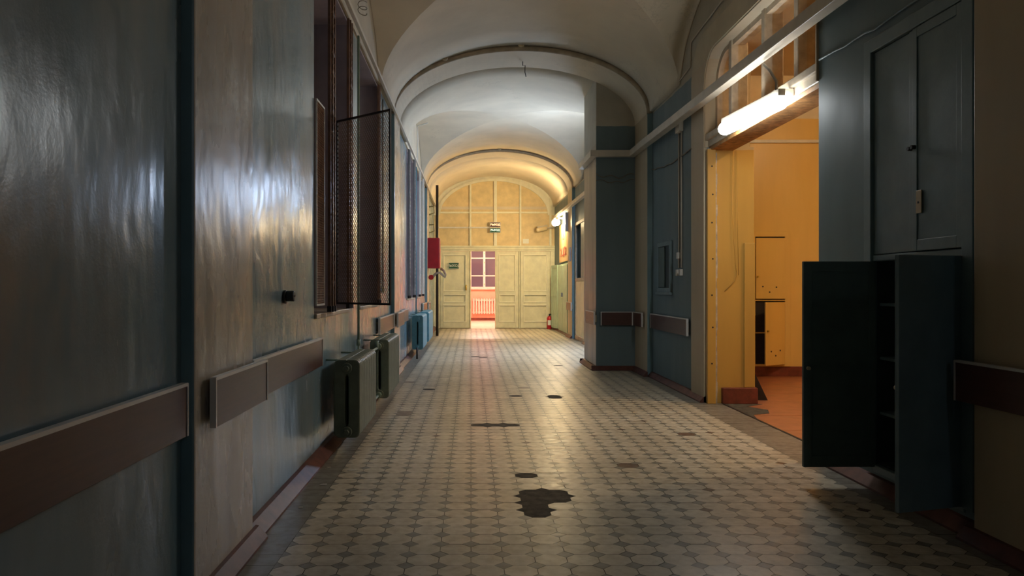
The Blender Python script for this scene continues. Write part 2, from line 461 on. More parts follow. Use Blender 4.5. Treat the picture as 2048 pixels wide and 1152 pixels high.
# baseboards: painted cove between floor and wall
def cove(name, segs):
    bm = bmesh.new()
    for (x, s, y0, y1) in segs:
        prism(bm, [(x, 0), (x+s*.10, 0), (x+s*.10, .015), (x+s*.03, .075), (x, .08)], 'y', y0, y1)
    struct(name, bm, REDPAINT)
cove('baseboard_left', [(XL, 1, YB, PIL[0]), (PL, .7, PIL[0]-.05, PIL[0]+PW+.05), (XL, 1, PIL[0]+PW, PIL[1]), (PL, .7, PIL[1]-.05, PIL[1]+PW+.05), (XL, 1, PIL[1]+PW, PIL[2]), (PL, .7, PIL[2]-.05, PIL[2]+PW+.05), (XL, 1, PIL[2]+PW, YE)])
cove('baseboard_right', [(XR, -1, YB, PIL[0]), (PR, -.7, PIL[0]-.05, PIL[0]+PW+.05), (XR, -1, PIL[0]+PW, 6.66), (XR, -.8, 9.85, PIL[1]), (PR, -.7, PIL[1]-.05, PIL[1]+PW), (2.18, -.9, PIL[1]+PW, 15.12), (XR, -1, 15.12, 20.25), (PR, -.7, PIL[2]-.05, PIL[2]+PW+.05), (XR, -1, PIL[2]+PW, YE)])
bm = bmesh.new(); prism(bm, [(PIL[1]+PW, 0), (PIL[1]+PW-.08, 0), (PIL[1]+PW-.08, .015), (PIL[1]+PW, .08)], 'x', 2.1, 2.86)
prism(bm, [(15.12, 0), (15.2, 0), (15.2, .015), (15.12, .08)], 'x', 2.1, 2.95)
struct('baseboard_block', bm, REDPAINT)

# beige surround of the arched opening
bm = bmesh.new()
outer = rounded(6.66-.28, 9.85+.56, 4.64, .55, 12, 0); inner = rounded(6.66, 9.85, 4.36, .42, 12, 0)
k0 = len(outer)
for i in range(k0-1):
    if i == 0: continue      # near post hidden by the plain blue wall beside the cupboard
    q = [outer[i], outer[i+1], inner[i+1], inner[i]]
    prism(bm, q, 'x', XR-.03, XR+.01)
struct('trim_%d' % n, bm, BEIGER); n += 1

# ------------------------------------------------------------------ opening: jambs, beam, glazed transom
bm = bmesh.new(); box(bm, XR+.06, TR+.03, 9.79, 9.85, 0, 3.2); box(bm, 3.40, TR+.035, 9.765, 9.79, .2, 2.0)
struct('trim_%d' % n, bm, OCHREJ, .006); n += 1
bm = B((XR-.015, XR+.09, 9.74, 9.80, 0, 3.17)); struct('trim_%d' % n, bm, OCHREJ, .006); n += 1   # nail-holed strip
nh = sempty('trim_nail_holes', (XR+.04, 9.74, .5))
for k, z in enumerate((.5, .95, 1.35, 1.8, 2.25, 2.6, 2.95)): obj('nail_hole', cyl((XR+.04+.01*(k % 2), 9.738, z), (XR+.04+.01*(k % 2), 9.741, z), .011, 8), DARKM, nh)
bm = B((3.12, TR+.06, 9.73, 9.86, 0, .2)); struct('baseboard_jamb', bm, DKRED, .01)
# plaster edge
bm = bmesh.new()
for k in range(24):
    z = k*.13; box(bm, XR+.09+random.uniform(-.004, .004), XR+.115+random.uniform(-.006, .008), 9.775, 9.795, z, z+.135)
struct('trim_%d' % n, bm, PLASTER); n += 1
tr = sempty('window_5', (3.05, 8.25, 3.2))
bm = B((XR+.02, 3.3, 6.66, 9.85, 3.2, 3.33), (XR-.02, XR+.1, 6.66, 9.85, 3.28, 3.36)); obj('beam', bm, TRANSW, tr, .012)
bm = B((XR+.03, 3.28, 6.70, 9.80, 3.155, 3.2)); obj('beam_underside', bm, RAWW, tr, .006)
for y in (9.22, 8.18, 7.35):
    obj('mullion', B((3.04, 3.24, y-.05, y+.05, 3.33, 4.36)), TRANSW, tr, .01)
bm = bmesh.new(); ar = rounded(6.68, 9.83, 4.36, .42, 10, 3.33); ai = rounded(6.76, 9.75, 4.28, .36, 10, 3.33)
for i in range(len(ar)-1): prism(bm, [ar[i], ar[i+1], ai[i+1], ai[i]], 'x', 3.06, 3.2)
obj('frame', bm, TRANSW, tr)
obj('pane', B((3.12, 3.126, 6.7, 9.8, 3.33, 4.33)), GLASSC, tr)

bm = bmesh.new(); ra = rounded(6.66, 9.85, 4.36, .42, 12, 3.2); rb = rounded(6.68, 9.83, 4.34, .41, 12, 3.2)
for i in range(len(ra)-1): prism(bm, [ra[i], ra[i+1], rb[i+1], rb[i]], 'x', XR-.02, TR-.01)
struct('trim_%d' % n, bm, BEIGER); n += 1
# ------------------------------------------------------------------ yellow side room
YR0, YR1, XR2 = 4.2, 12.8, 7.6
struct('wall_side_room_far', B((TR, XR2, YR1, YR1+.2, 0, 4.9)), OCHREW)
struct('wall_side_room_right', B((XR2, XR2+.2, YR0, YR1, 0, 4.9)), OCHREW)
struct('wall_side_room_near', B((TR, XR2, YR0-.2, YR0, 0, 4.9)), OCHREW)
struct('ceiling_side_room', B((TR, XR2+.2, YR0-.2, YR1+.2, 4.9, 5.0)), VAULT)
bm = bmesh.new(); k = 0; y = YR0
while y < YR1:
    y2 = min(y+.93, YR1); box(bm, 3.14, XR2, y+.002, y2-.002, -.05, 0 + random.uniform(-.001, .001)); y = y2
struct('floor_side_room', bm, BOARDS)
struct('baseboard_side_room', B((TR, XR2, YR1-.03, YR1, 0, .16)), DKRED, .008)
o = struct('trim_%d' % n, B((TR, XR2, YR1-.03, YR1, 3.80, 3.85)), WHITEP); n += 1
t = obj('torn_linoleum', bmesh.new(), CEMENT)
bm = bmesh.new(); pts = [(3.14, 9.72), (3.14, 8.6), (3.2, 8.9), (3.42, 9.0), (3.5, 9.25), (3.34, 9.5), (3.6, 9.7)]
prism(bm, pts, 'z', .0, .004); bm.to_mesh(t.data); bm.free(); tag(t, 'torn grey patch of floor covering on the brown floor inside the yellow doorway', 'floor patch')
t = tag(obj('threshold_strip', B((3.115, 3.14, 6.66, 9.75, -.004, .006)), DARKM), 'thin dark threshold strip between tiles and brown boards', 'threshold')
# lamp of the side room
t = thing('ceiling_lamp', 'warm ceiling lamp lighting the yellow side room', 'lamp', (5.7, 8.4, 4.9))
obj('base', cyl((5.7, 8.4, 4.9), (5.7, 8.4, 4.84), .2, 24), WHITEP, t)
bm = bmesh.new(); bmesh.ops.create_uvsphere(bm, u_segments=20, v_segments=12, radius=.24, matrix=Matrix.Translation((5.7, 8.4, 4.72))@Matrix.Diagonal((1, 1, .6, 1))); obj('lamp_shade', bm, L_ROOM, t)
# niche cupboard on the yellow wall
t = thing('wall_cupboard', 'yellow two-door wall cupboard beyond the doorway, lower door ajar', 'cupboard', (4.88, YR1-.02, .16))
y1 = YR1-.002
bm = B((4.58, 4.62, y1-.05, y1, .16, 2.36), (5.10, 5.19, y1-.05, y1, .16, 2.36), (4.58, 5.19, y1-.05, y1, 2.27, 2.36), (4.60, 5.12, y1-.05, y1, 1.225, 1.25), (4.60, 5.12, y1-.05, y1, .16, .2))
obj('frame', bm, OCHRE, t, .006)
obj('back', B((4.6, 5.12, y1-.012, y1, .16, 2.3)), DARKM, t)
obj('shelf', B((4.6, 5.1, y1-.045, y1-.012, .70, .72)), OCHRE, t)
def dots(pts, y, r=.013):
    bm = bmesh.new()
    for (x, z) in pts: tube(bm, [(x, y, z), (x, y-.004, z)], r, 8)
    return bm
d = obj('door', B((4.62, 5.10, y1-.075, y1-.05, 1.26, 2.25)), OCHRE, t, .004)
for q in ((4.73, 1.46), (4.84, 1.37), (4.95, 1.45)): obj('vent_hole', dots([q], y1-.076), DARKM, d)
obj('handle', cyl((4.645, y1-.075, 1.62), (4.645, y1-.1, 1.62), .014, 10), BRASS, d)
rot = Matrix.Translation((5.09, y1-.06, 0)) @ Matrix.Rotation(.55, 4, 'Z')
bm = bmesh.new(); box(bm, -.48, 0, -.012, .012, .2, 1.21, 0, rot)
d = obj('door', bm, OCHRE, t, .004)
for (x, z) in ((-.35, .42), (-.24, .35), (-.13, .43)):
    bm = bmesh.new(); tube(bm, [rot@Vector((x, -.012, z)), rot@Vector((x, -.017, z))], .013, 8)
    obj('vent_hole', bm, DARKM, d)
obj('handle', (lambda b: (tube(b, [rot@Vector((-.44, -.012, .75)), rot@Vector((-.44, -.04, .75))], .014, 10), b)[1])(bmesh.new()), BRASS, d)
# dark board leaning behind the jamb
bm = bmesh.new(); prism(bm, [(3.62, 0), (3.80, 0), (3.60, .42)], 'y', 10.05, 10.09)
tag(obj('triangular_board', bm, DARKM), 'dark triangular board standing behind the brown-skirted yellow jamb', 'board')
# thin wires hanging on the yellow jamb
bm = bmesh.new(); tube(bm, [(3.26, 9.78, 3.15), (3.25, 9.78, 2.4), (3.29, 9.77, 1.75), (3.31, 9.775, 1.62), (3.28, 9.775, 1.52), (3.16, 9.78, 1.40)], .0035, 6)
tube(bm, [(3.31, 9.78, 3.15), (3.32, 9.775, 2.3), (3.33, 9.775, 1.6)], .0035, 6)
tag(obj('loose_wire', bm, OCHREJ), 'thin painted wires hanging down the yellow doorway jamb', 'wire')

# ------------------------------------------------------------------ near cupboard built into the right wall
CY0, CY1 = 4.68, 5.74
t = thing('built_in_cupboard', 'blue-grey built-in cupboard with both lower doors open, beside the yellow doorway', 'cupboard', (XR+.1, (CY0+CY1)/2, .15))
bm = B((XR-.03, XR+.02, CY1, CY1+.10, .13, 3.25), (XR-.03, XR+.02, CY0-.11, CY0, .13, 3.25), (XR-.03, XR+.02, CY0-.11, CY1+.10, 3.16, 3.26), (XR-.012, XR+.05, CY0, CY1, 1.635, 1.68), (XR-.012, XR+.05, CY0, CY1, .1, .155))
obj('frame', bm, CUPB, t, .006)
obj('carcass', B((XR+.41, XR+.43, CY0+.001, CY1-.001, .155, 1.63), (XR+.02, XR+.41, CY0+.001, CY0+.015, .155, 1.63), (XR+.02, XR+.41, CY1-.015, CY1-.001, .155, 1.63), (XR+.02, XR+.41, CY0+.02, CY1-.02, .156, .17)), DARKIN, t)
for z in (.52, .92, 1.31): obj('shelf', B((XR+.03, XR+.40, CY0+.016, CY1-.016, z, z+.022)), CUPB, t, .003)
for k, (a, b) in enumerate(((5.215, CY1-.004), (CY0+.004, 5.205))):
    xf = XR-.004+ (0 if k == 0 else -.012)
    d = obj('door', B((xf, xf+.03, a, b, 1.685, 3.155)), CUPB, t, .004)
    bm = bmesh.new()
    s = .05
    box(bm, xf-.008, xf, a, a+s, 1.685, 3.155); box(bm, xf-.008, xf, b-s, b, 1.685, 3.155) if k else None
    if k: box(bm, xf-.008, xf, a+s, b-s, 1.685, 1.76); box(bm, xf-.008, xf, a+s, b-s, 3.09, 3.155)
    obj('rail', bm, CUPB, d, .003)
    hy = 5.215+.02 if k == 0 else 5.205-.03
    obj('knob', cyl((xf, hy, 2.37), (xf-.035, hy, 2.37), .014, 12), DARKM, d)
obj('lock_plate', B((XR-.032, XR-.024, 5.09, 5.15, 1.93, 2.08)), OLDPL, t, .002)
obj('keyhole', cyl((XR-.033, 5.12, 2.0), (XR-.036, 5.12, 2.0), .008, 10), DARKM, t)
# open lower doors
def leaf(y, ang, w, sgn, inner):
    m = Matrix.Translation((XR-.005, y, 0)) @ Matrix.Rotation(ang, 4, 'Z')
    bm = bmesh.new(); fs = box(bm, -w, 0, -.011, .011, .14, 1.635, 0, m)
    d = obj('door', bm, inner, t, .003)
    bm = bmesh.new(); yy = (-.019, -.011) if sgn < 0 else (.011, .019)
    for q in ((-w, -w+.06, .14, 1.635), (-.05, 0, .14, 1.635), (-w+.06, -.05, 1.56, 1.635), (-w+.06, -.05, .14, .22)): box(bm, q[0], q[1], yy[0], yy[1], q[2], q[3], 0, m)
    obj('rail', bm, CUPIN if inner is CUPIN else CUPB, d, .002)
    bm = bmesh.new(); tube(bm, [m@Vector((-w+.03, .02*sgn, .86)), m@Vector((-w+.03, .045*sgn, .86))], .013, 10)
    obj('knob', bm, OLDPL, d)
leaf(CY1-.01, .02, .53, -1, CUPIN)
leaf(CY0+.01, .40-.10, .50, 1, CUPB)

# ------------------------------------------------------------------ end partition with doors
Y = YE
wall_end = sempty('wall_end', (.81, Y, 0))
bm = bmesh.new()
box(bm, PL-.2, -1.10, Y, Y+.1, 0, 2.72); box(bm, 2.80, XR+.1, Y, Y+.1, 0, 2.72)
box(bm, PL-.2, XR+.1, Y-.01, Y+.1, 2.72, 2.92); box(bm, PL-.2, XR+.1, Y-.04, Y, 2.77, 2.82); box(bm, PL-.2, XR+.1, Y-.03, Y, 2.86, 2.9)
box(bm, -.05, 0.0, Y, Y+.1, 0, 2.72); box(bm, .85, .90, Y, Y+.1, 0, 2.72); box(bm, 1.69, 1.73, Y, Y+.1, 0, 2.72)
box(bm, -.11, 0, Y+.055, Y+.1, 0, 2.72); box(bm, .85, .93, Y+.055, Y+.1, 0, 2.72); box(bm, 1.6, 1.8, Y+.055, Y+.1, 0, 2.72)  # strips added behind the leaf gaps to block light from the salmon room
box(bm, -1.2, 0, Y+.055, Y+.1, 0, .1); box(bm, .85, 2.85, Y+.055, Y+.1, 0, .1); box(bm, -1.15, -1.0, Y+.055, Y+.1, 0, 2.72); box(bm, 2.72, 2.9, Y+.055, Y+.1, 0, 2.72)  # more added light-blocking strips, under the leaves and at both sides
obj('frame', bm, CREAMW, wall_end, .008)
bm = B((PL-.3, XR+.1, Y+.04, Y+.08, 2.92, 5.6)); obj('panel', bm, CREAMP, wall_end)
bm = bmesh.new()
for x, w_ in ((-1.17, .05), (-.02, .045), (.86, .09), (1.74, .045), (2.80, .06)): box(bm, x-w_/2-.01, x+w_/2+.01, Y-.01, Y+.04, 2.92, 5.4 if abs(x-.81) < 1.2 else 4.7)
for (x0, x1) in ((-1.14, -.05), (.01, .81), (.91, 1.71), (1.77, 2.77)): box(bm, x0, x1, Y+.0, Y+.04, 4.06, 4.12)
obj('glazing_bars', bm, CREAML, wall_end, .006)
bm = bmesh.new(); N = 48
def eo(t, a, h): return (RC+a*math.cos(t), 4.0+h*math.sin(t))
for k in range(N):
    a, b = PI*k/N, PI*(k+1)/N
    prism(bm, [eo(a, 2.0, 1.30), eo(b, 2.0, 1.30), eo(b, 1.9, 1.2), eo(a, 1.9, 1.2)], 'y', Y-.03, Y+.04)
    prism(bm, [eo(a, 2.25, 1.6), eo(b, 2.25, 1.6), eo(b, 2.0, 1.30), eo(a, 2.0, 1.30)], 'y', Y+.0, Y+.03)
obj('arch_board', bm, CREAML, wall_end)
def panel_door(name, x0, x1, ang=0, hx=None):
    d = sempty(name, ((x0+x1)/2, Y, 0)); y0, y1 = Y+.0, Y+.045
    zs = (.02, .23, .83, .93, 1.20, 1.32, 2.62, 2.72)
    bm = bmesh.new(); s = .11
    box(bm, x0, x0+s, y0, y1, .02, 2.715); box(bm, x1-s, x1, y0, y1, .02, 2.715)
    for a, b in ((.02, .23), (.83, .93), (1.20, 1.32), (2.60, 2.715)): box(bm, x0+s, x1-s, y0, y1, a, b)
    obj('stiles', bm, CREAMW, d, .006)
    for a, b in ((.23, .83), (.93, 1.20), (1.32, 2.60)):
        bm = B((x0+s-.005, x1-s+.005, y0+.03, y0+.04, a-.005, b+.005)); p_ = obj('panel', bm, CREAMW, d)
        xa, xb = x0+s, x1-s; w_ = .028
        bm = B((xa-.01, xa+w_, y0-.014, y0+.03, a-.01, b+.01), (xb-w_, xb+.01, y0-.014, y0+.03, a-.01, b+.01), (xa, xb, y0-.0135, y0+.03, a-.01, a+w_), (xa, xb, y0-.0135, y0+.03, b-w_, b+.01))
        obj('moulding', bm, CREAML, p_, .005)  # lighter copy of the door paint: relief shading put into the colour
    return d
d1 = panel_door('door_1', -1.085, -.065)
d2 = panel_door('door_2', .88, 1.675)
d3 = panel_door('door_3', 1.745, 2.785)
hb = bmesh.new(); tube(hb, [(-.17, Y-.005, 1.52), (-.17, Y-.05, 1.52), (-.175, Y-.05, 1.45), (-.17, Y-.045, 1.36), (-.17, Y-.005, 1.36)], .022, 10)
h = obj('handle', hb, BRASS, d1); 
# exit sign on the left leaf
def sign(name, label, x0, x1, z0, z1, yf, face, lets, txt, size, th=.02, group=None):
    t = thing(name, label, 'sign', ((x0+x1)/2, yf, z0), group)
    obj('plate', B((x0, x1, yf-th, yf, z0, z1)), WHITEP, t, .003)
    obj('face', B((x0+.012, x1-.012, yf-th-.003, yf-th, z0+.012, z1-.012)), face, t)
    text_mesh(txt, size, .002, lets, t, ((x0+x1)/2, yf-th-.005, (z0+z1)/2), '-y', .002); return t
sign('exit_sign', 'green exit sign on the left leaf of the cream door', -.79, -.42, 2.10, 2.32, Y-.002, GREENS, LETW, 'ВЫХОД', .125)
sign('exit_sign', 'dark exit sign with orange lettering, upper of two on the transom', .66, 1.04, 3.56, 3.74, Y-.042, DKSIGN, LETR, 'ВЫХОД', .09, .06)
sign('exit_sign', 'green exit sign hung below the orange-lettered one', .66, 1.04, 3.37, 3.54, Y-.042, GREENS, LETG, 'ВЫХОД', .085, .06)
tag(obj('conduit', B((PL, .66, Y-.05, Y-.012, 3.53, 3.58)), WHITEP), 'pale straight conduit across the left half of the cream transom', 'conduit')

tag(obj('paper_scrap', B((1.83, 2.04, Y+.03, Y+.039, 3.0, 3.16)), LETW), 'small white scrap of paper stuck low on a right-hand panel of the cream transom', 'paper')
# salmon room beyond the doors
P0, P1 = YE+.12, 34.4
struct('floor_salmon_room', (lambda b: ([box(b, -1.6+.3*i+.003, -1.6+.3*(i+1)-.003, P0-.1+.3*j+.003, P0-.1+.3*(j+1)-.003, -.02, 0) for i in range(17) for j in range(23)], box(b, -1.6, 3.5, P0-.12, P1, -.05, -.004), b)[2])(bmesh.new()), flat('pink_lit_tile', (246, 206, 186), .35, var=.06))  # pink cast of the room light put into the tile colour
bm = bmesh.new()
wx0, wx1, wz0, wz1 = -.04, 1.16, 1.42, 3.16
for q in ((-1.7, wx0, 0, 4.2), (wx1, 3.6, 0, 4.2), (wx0, wx1, 0, wz0), (wx0, wx1, wz1, 4.2)): box(bm, q[0], q[1], P1, P1+.3, q[2], q[3])
struct('wall_salmon_room_far', bm, PINK)
struct('wall_salmon_room_left', B((-1.7, -1.6, P0-.1, P1, 0, 4.2)), PINK); struct('wall_salmon_room_right', B((3.5, 3.6, P0-.1, P1, 0, 4.2)), PINK)
struct('ceiling_salmon_room', B((-1.7, 3.6, P0-.1, P1+.3, 4.2, 4.3)), VAULT)
struct('baseboard_salmon_room', B((-1.6, 3.5, P1-.03, P1, 0, .12)), DKRED)
wn = sempty('window_6', (.56, P1, wz0))
bm = bmesh.new()
for x in (wx0, .53, wx1-.06): box(bm, x, x+(.10 if x == .53 else .06), P1-.01, P1+.06, wz0, wz1)
for z in (wz0, 1.95-.02, 2.70, wz1-.06): box(bm, wx0, wx1, P1-.005, P1+.055, z, z+.055)
for x in (wx0+.10, wx1-.14): pass
obj('frame', bm, PINKW, wn, .005)
obj('pane', B((wx0, wx1, P1+.03, P1+.036, wz0, wz1)), GLASSN, wn)
obj('sill', B((wx0-.05, wx1+.05, P1-.12, P1+.0, wz0-.06, wz0-.01)), PINKW, wn, .006)
obj('night', B((wx0-.02, wx1+.02, P1+.28, P1+.30, wz0, wz1)), DARKM, wn)
for z in (1.55, 2.05, 2.5, 2.9): obj('hinge', B((.57, .59, P1-.02, P1-.01, z, z+.07)), BRASS, wn)
t = thing('ribbed_radiator', 'cream ribbed radiator under the window in the salmon room', 'radiator', (.62, P1-.1, .25))
for k in range(9):
    x = .12+k*.115; obj('section', B((x-.032, x+.032, P1-.16, P1-.05, .28, .96)), RADW, t, .02)
obj('bracket', B((.2, .23, P1-.06, P1, .8, .83)), RADW, t); obj('bracket', B((.97, 1.0, P1-.06, P1, .8, .83)), RADW, t)
obj('header', (lambda b: (tube(b, [(.06, P1-.1, .36), (1.1, P1-.1, .36)], .03), tube(b, [(.06, P1-.1, .88), (1.1, P1-.1, .88)], .03), b)[2])(bmesh.new()), RADW, t)
t = thing('ceiling_lamp', 'white ceiling lamp lighting the salmon room', 'lamp', (.6, 30.6, 4.2))
obj('base', B((.0, 1.2, 30.5, 30.7, 4.12, 4.2)), WHITEP, t); obj('lamp_shade', B((.02, 1.18, 30.5, 30.7, 4.04, 4.12)), L_PINK, t, .03)

# ------------------------------------------------------------------ left windows
for wi, (a, b) in enumerate(AW):
    wn = sempty('window_%d' % (wi+1), (WT+.1, (a+b)/2, 1.2))
    x0 = WT+.06
    bm = B((x0, x0+.07, a, a+.09, 1.2, 4.28), (x0, x0+.07, b-.09, b, 1.2, 4.28), (x0, x0+.07, (a+b)/2-.06, (a+b)/2+.06, 1.2, 4.28))
    for z in (1.2, 3.05, 4.2): box(bm, x0, x0+.07, a, b, z, z+.09)
    obj('frame', bm, WFRAME, wn, .006)
    obj('pane', B((x0+.03, x0+.036, a, b, 1.2, 4.28)), GLASSN, wn)
    obj('lining', B((WT+.01, XL-.01, a, a+.012, 1.21, 4.27), (WT+.01, XL-.01, b-.012, b, 1.21, 4.27), (WT+.01, XL-.01, a, b, 4.255, 4.275)), REVEAL, wn)
    bm = bmesh.new(); pts = [(WT+.02, a), (WT+.02, b)]; m_ = 16
    for k in range(m_+1): pts.append((XL+.025+random.uniform(-.012, .012), b-.0-(b-a)*k/m_))
    prism(bm, pts, 'z', 1.185, 1.225); obj('sill', bm, WORN, wn, .006)

# folding grilles
def bundle(name, label, y, x, z0, z1, mat, cnt=4, group='folding window grilles', dy=.045):
    t = thing(name, label, 'window grille', (x, y, z0), group)
    for k in range(cnt):
        yy = y+(k-(cnt-1)/2)*dy; xx = x+(.012 if k % 2 else 0)
        obj('bar', B((xx-.014, xx+.014, yy-.012, yy+.012, z0+.05, z1)), mat, t, .003)
        f = bmesh.new(); box(f, xx-.02, xx+.02, yy-.017, yy+.017, z0, z0+.055); obj('foot', f, DARKM, t, .004)
    bm = bmesh.new(); nz = int((z1-z0-.3)/.18)
    for k in range(nz):
        z = z0+.15+k*.18
        tube(bm, [(x+.018, y-(cnt-1)/2*dy, z), (x+.018, y+(cnt-1)/2*dy, z+.14)], .004, 6); tube(bm, [(x+.018, y-(cnt-1)/2*dy, z+.14), (x+.018, y+(cnt-1)/2*dy, z)], .004, 6)
    obj('lattice', bm, mat, t); return t
bundle('folding_grille', 'brown folded grille at the near side of the nearest window', 7.10, XL+.035, 1.225, 4.25, BROWNM, 4, dy=.055)
bundle('folding_grille', 'brown folded grille at the far side of the nearest window, behind the mesh', 8.26, XL+.02, 1.225, 4.25, BROWNM, 4, dy=.05)
bundle('folding_grille', 'brown folded grille on the second window, past the green pipe', 10.9, XL+.02, 1.225, 4.25, BROWNM, 3, dy=.05)
bundle('folding_grille', 'grey folded grille at the near side of the third window', 16.0, XL+.04, 1.225, 4.25, GREYM, 4, dy=.07)
bundle('folding_grille', 'grey folded grille at the far side of the third window', 17.3, XL+.05, 1.225, 4.25, GREYM, 4, dy=.08)
bundle('folding_grille', 'grey folded grille at the near side of the farthest window', 19.0, XL+.06, 1.225, 4.25, WHITEP, 4, dy=.08)
bundle('folding_grille', 'grey folded grille at the far side of the farthest window', 20.3, XL+.06, 1.225, 4.25, WHITEP, 4, dy=.08)
def mesh_leaf(label, p0, ang, L, z0, z1, mat, frame_mat, sp=.026):
    t = thing('mesh_grille_leaf', label, 'window grille', (p0[0], p0[1], z0))
    m = Matrix.Translation((p0[0], p0[1], 0)) @ Matrix.Rotation(ang, 4, 'Z')
    bm = bmesh.new()
    for q in ((0, .015, z0, z1), (L-.015, L, z0, z1), (0, L, z0, z0+.018), (0, L, z1-.018, z1)): box(bm, q[0], q[1], -.008, .008, q[2], q[3], 0, m)
    obj('frame', bm, frame_mat, t)
    bm = bmesh.new(); H = z1-z0; r = .0026
    def clip(x, z, dx, dz):
        ts = []
        # from (x,z) along (dx,dz) inside [0,L]x[0,H]
        t1 = (L-x)/dx if dx > 0 else -x/dx; t2 = (H-z)/dz
        return min(t1, t2)
    k = -H
    step = sp
    u = -int(H/step)*step
    while u < L:
        for s in (1, -1):
            # lines x = u + z (s=1) or x = L-(u+z)
            za = max(0, -u/1.0*1.6) ; 
            za = max(0, -u*1.6); zb = min(H, (L-u)*1.6)
            if zb > za:
                xa, xb = u+za/1.6, u+zb/1.6
                if s < 0: xa, xb = L-xa, L-xb
                box_pts = [m@Vector((xa, 0, z0+za)), m@Vector((xb, 0, z0+zb))]
                tube(bm, box_pts, r, 4, 0, False, False)
        u += step
    obj('wire_mesh', bm, mat, t)
    return t
mesh_leaf('dark wire-mesh grille leaf swung open into the corridor from the nearest window', (XL+.05, 7.32), math.atan2(-.5, .56), .74, 1.29, 3.0, BROWNM, DARKM)
mesh_leaf('narrow mesh grille leaf with a white edge at the near jamb of the nearest window', (XL+.012, 6.52), PI/2-.0, .36, 1.29, 3.02, BROWNM, WHITEP)

# ------------------------------------------------------------------ bumper rails
def rail_l(label, x, y0, y1, mat=RAILP, z0=.79, z1=1.015, ends=(1, 1), sg=1):
    """board standing off a side wall; x is the front face"""
    t = thing('wall_bumper_rail', label, 'wall rail', (x, (y0+y1)/2, z0))
    th = .022*sg
    a, b = sorted((x, x-th)); obj('board', B((a, b, y0, y1, z0, z1)), mat, t, .002)
    bm = bmesh.new(); c, d = sorted((x+.004*sg, x-.026*sg))
    box(bm, c, d, y0, y1, z1-.004, z1+.011)
    obj('edge_strip', bm, ALU, t)
    for e, y in zip(ends, (y0, y1)):
        if e: obj('end_strip', B((c, d, y-.007, y+.007, z0, z1+.008)), ALU, t)
    for y in (y0+.1, y1-.1) if y1-y0 > .4 else ((y0+y1)/2,):
        c, d = sorted((x-th, x-.06*sg)); obj('bracket', B((c, d, y-.03, y+.03, z0+.05, z1-.05)), OLDPL, t)
    return t
rail_l('brown wall rail at the left edge of the picture, nearest of the left rails', XL+.05, -3, 3.46)
rail_l('brown wall rail on the near beige pilaster, left side', PL+.05, 3.66, 4.58)
rail_l('brown wall rail under the round socket on the blue left wall', XL+.055, 4.50, 6.58)
rail_l('brown wall rail behind the second grey-green radiator', XL+.055, 10.75, 12.72)
rail_l('tan wall rail on the second pilaster of the left wall', PL+.05, 12.85, 14.0, RAILL)
rail_l('tan wall rail just past the second left pilaster', XL+.055, 14.1, 15.6, RAILL)
rail_l('tan wall rail above the farthest blue radiator', XL+.055, 20.6, 22.2, RAILL)
rail_l('short tan wall rail on the far left pilaster near the red box', PL+.05, 22.35, 23.1, RAILL)
rail_l('dark brown wall rail on the beige pilaster at the right edge', PR-.05, 1.0, 4.56, RAILP, sg=-1)
rail_l('brown wall rail on the blue wall beneath the small grey hatch', XR-.055, 10.55, 12.68, RAILP, sg=-1)
rail_l('short brown wall rail on the pilaster between block and hatch', PR-.05, 12.95, 13.62, RAILP, sg=-1)
rail_l('small tan wall rail on the worn flank of the jutting block', 2.18-.05, 13.62, 14.6, RAILL, sg=-1)
rail_l('small tan wall rail on the far right pilaster', PR-.05, 22.1, 23.15, RAILL, sg=-1)
t = thing('wall_bumper_rail', 'dark brown wall rail across the blue front of the jutting block', 'wall rail', (2.5, 13.64, .79))
obj('board', B((2.26, 2.80, 13.628, 13.65, .79, 1.015)), RAILP, t, .002)
obj('edge_strip', B((2.25, 2.81, 13.624, 13.656, 1.012, 1.023)), ALU, t)
for x in (2.26, 2.80): obj('end_strip', B((x-.007, x+.007, 13.624, 13.656, .785, 1.02)), ALU, t)
obj('bracket', B((2.4, 2.6, 13.65, 13.7, .85, .95)), OLDPL, t)

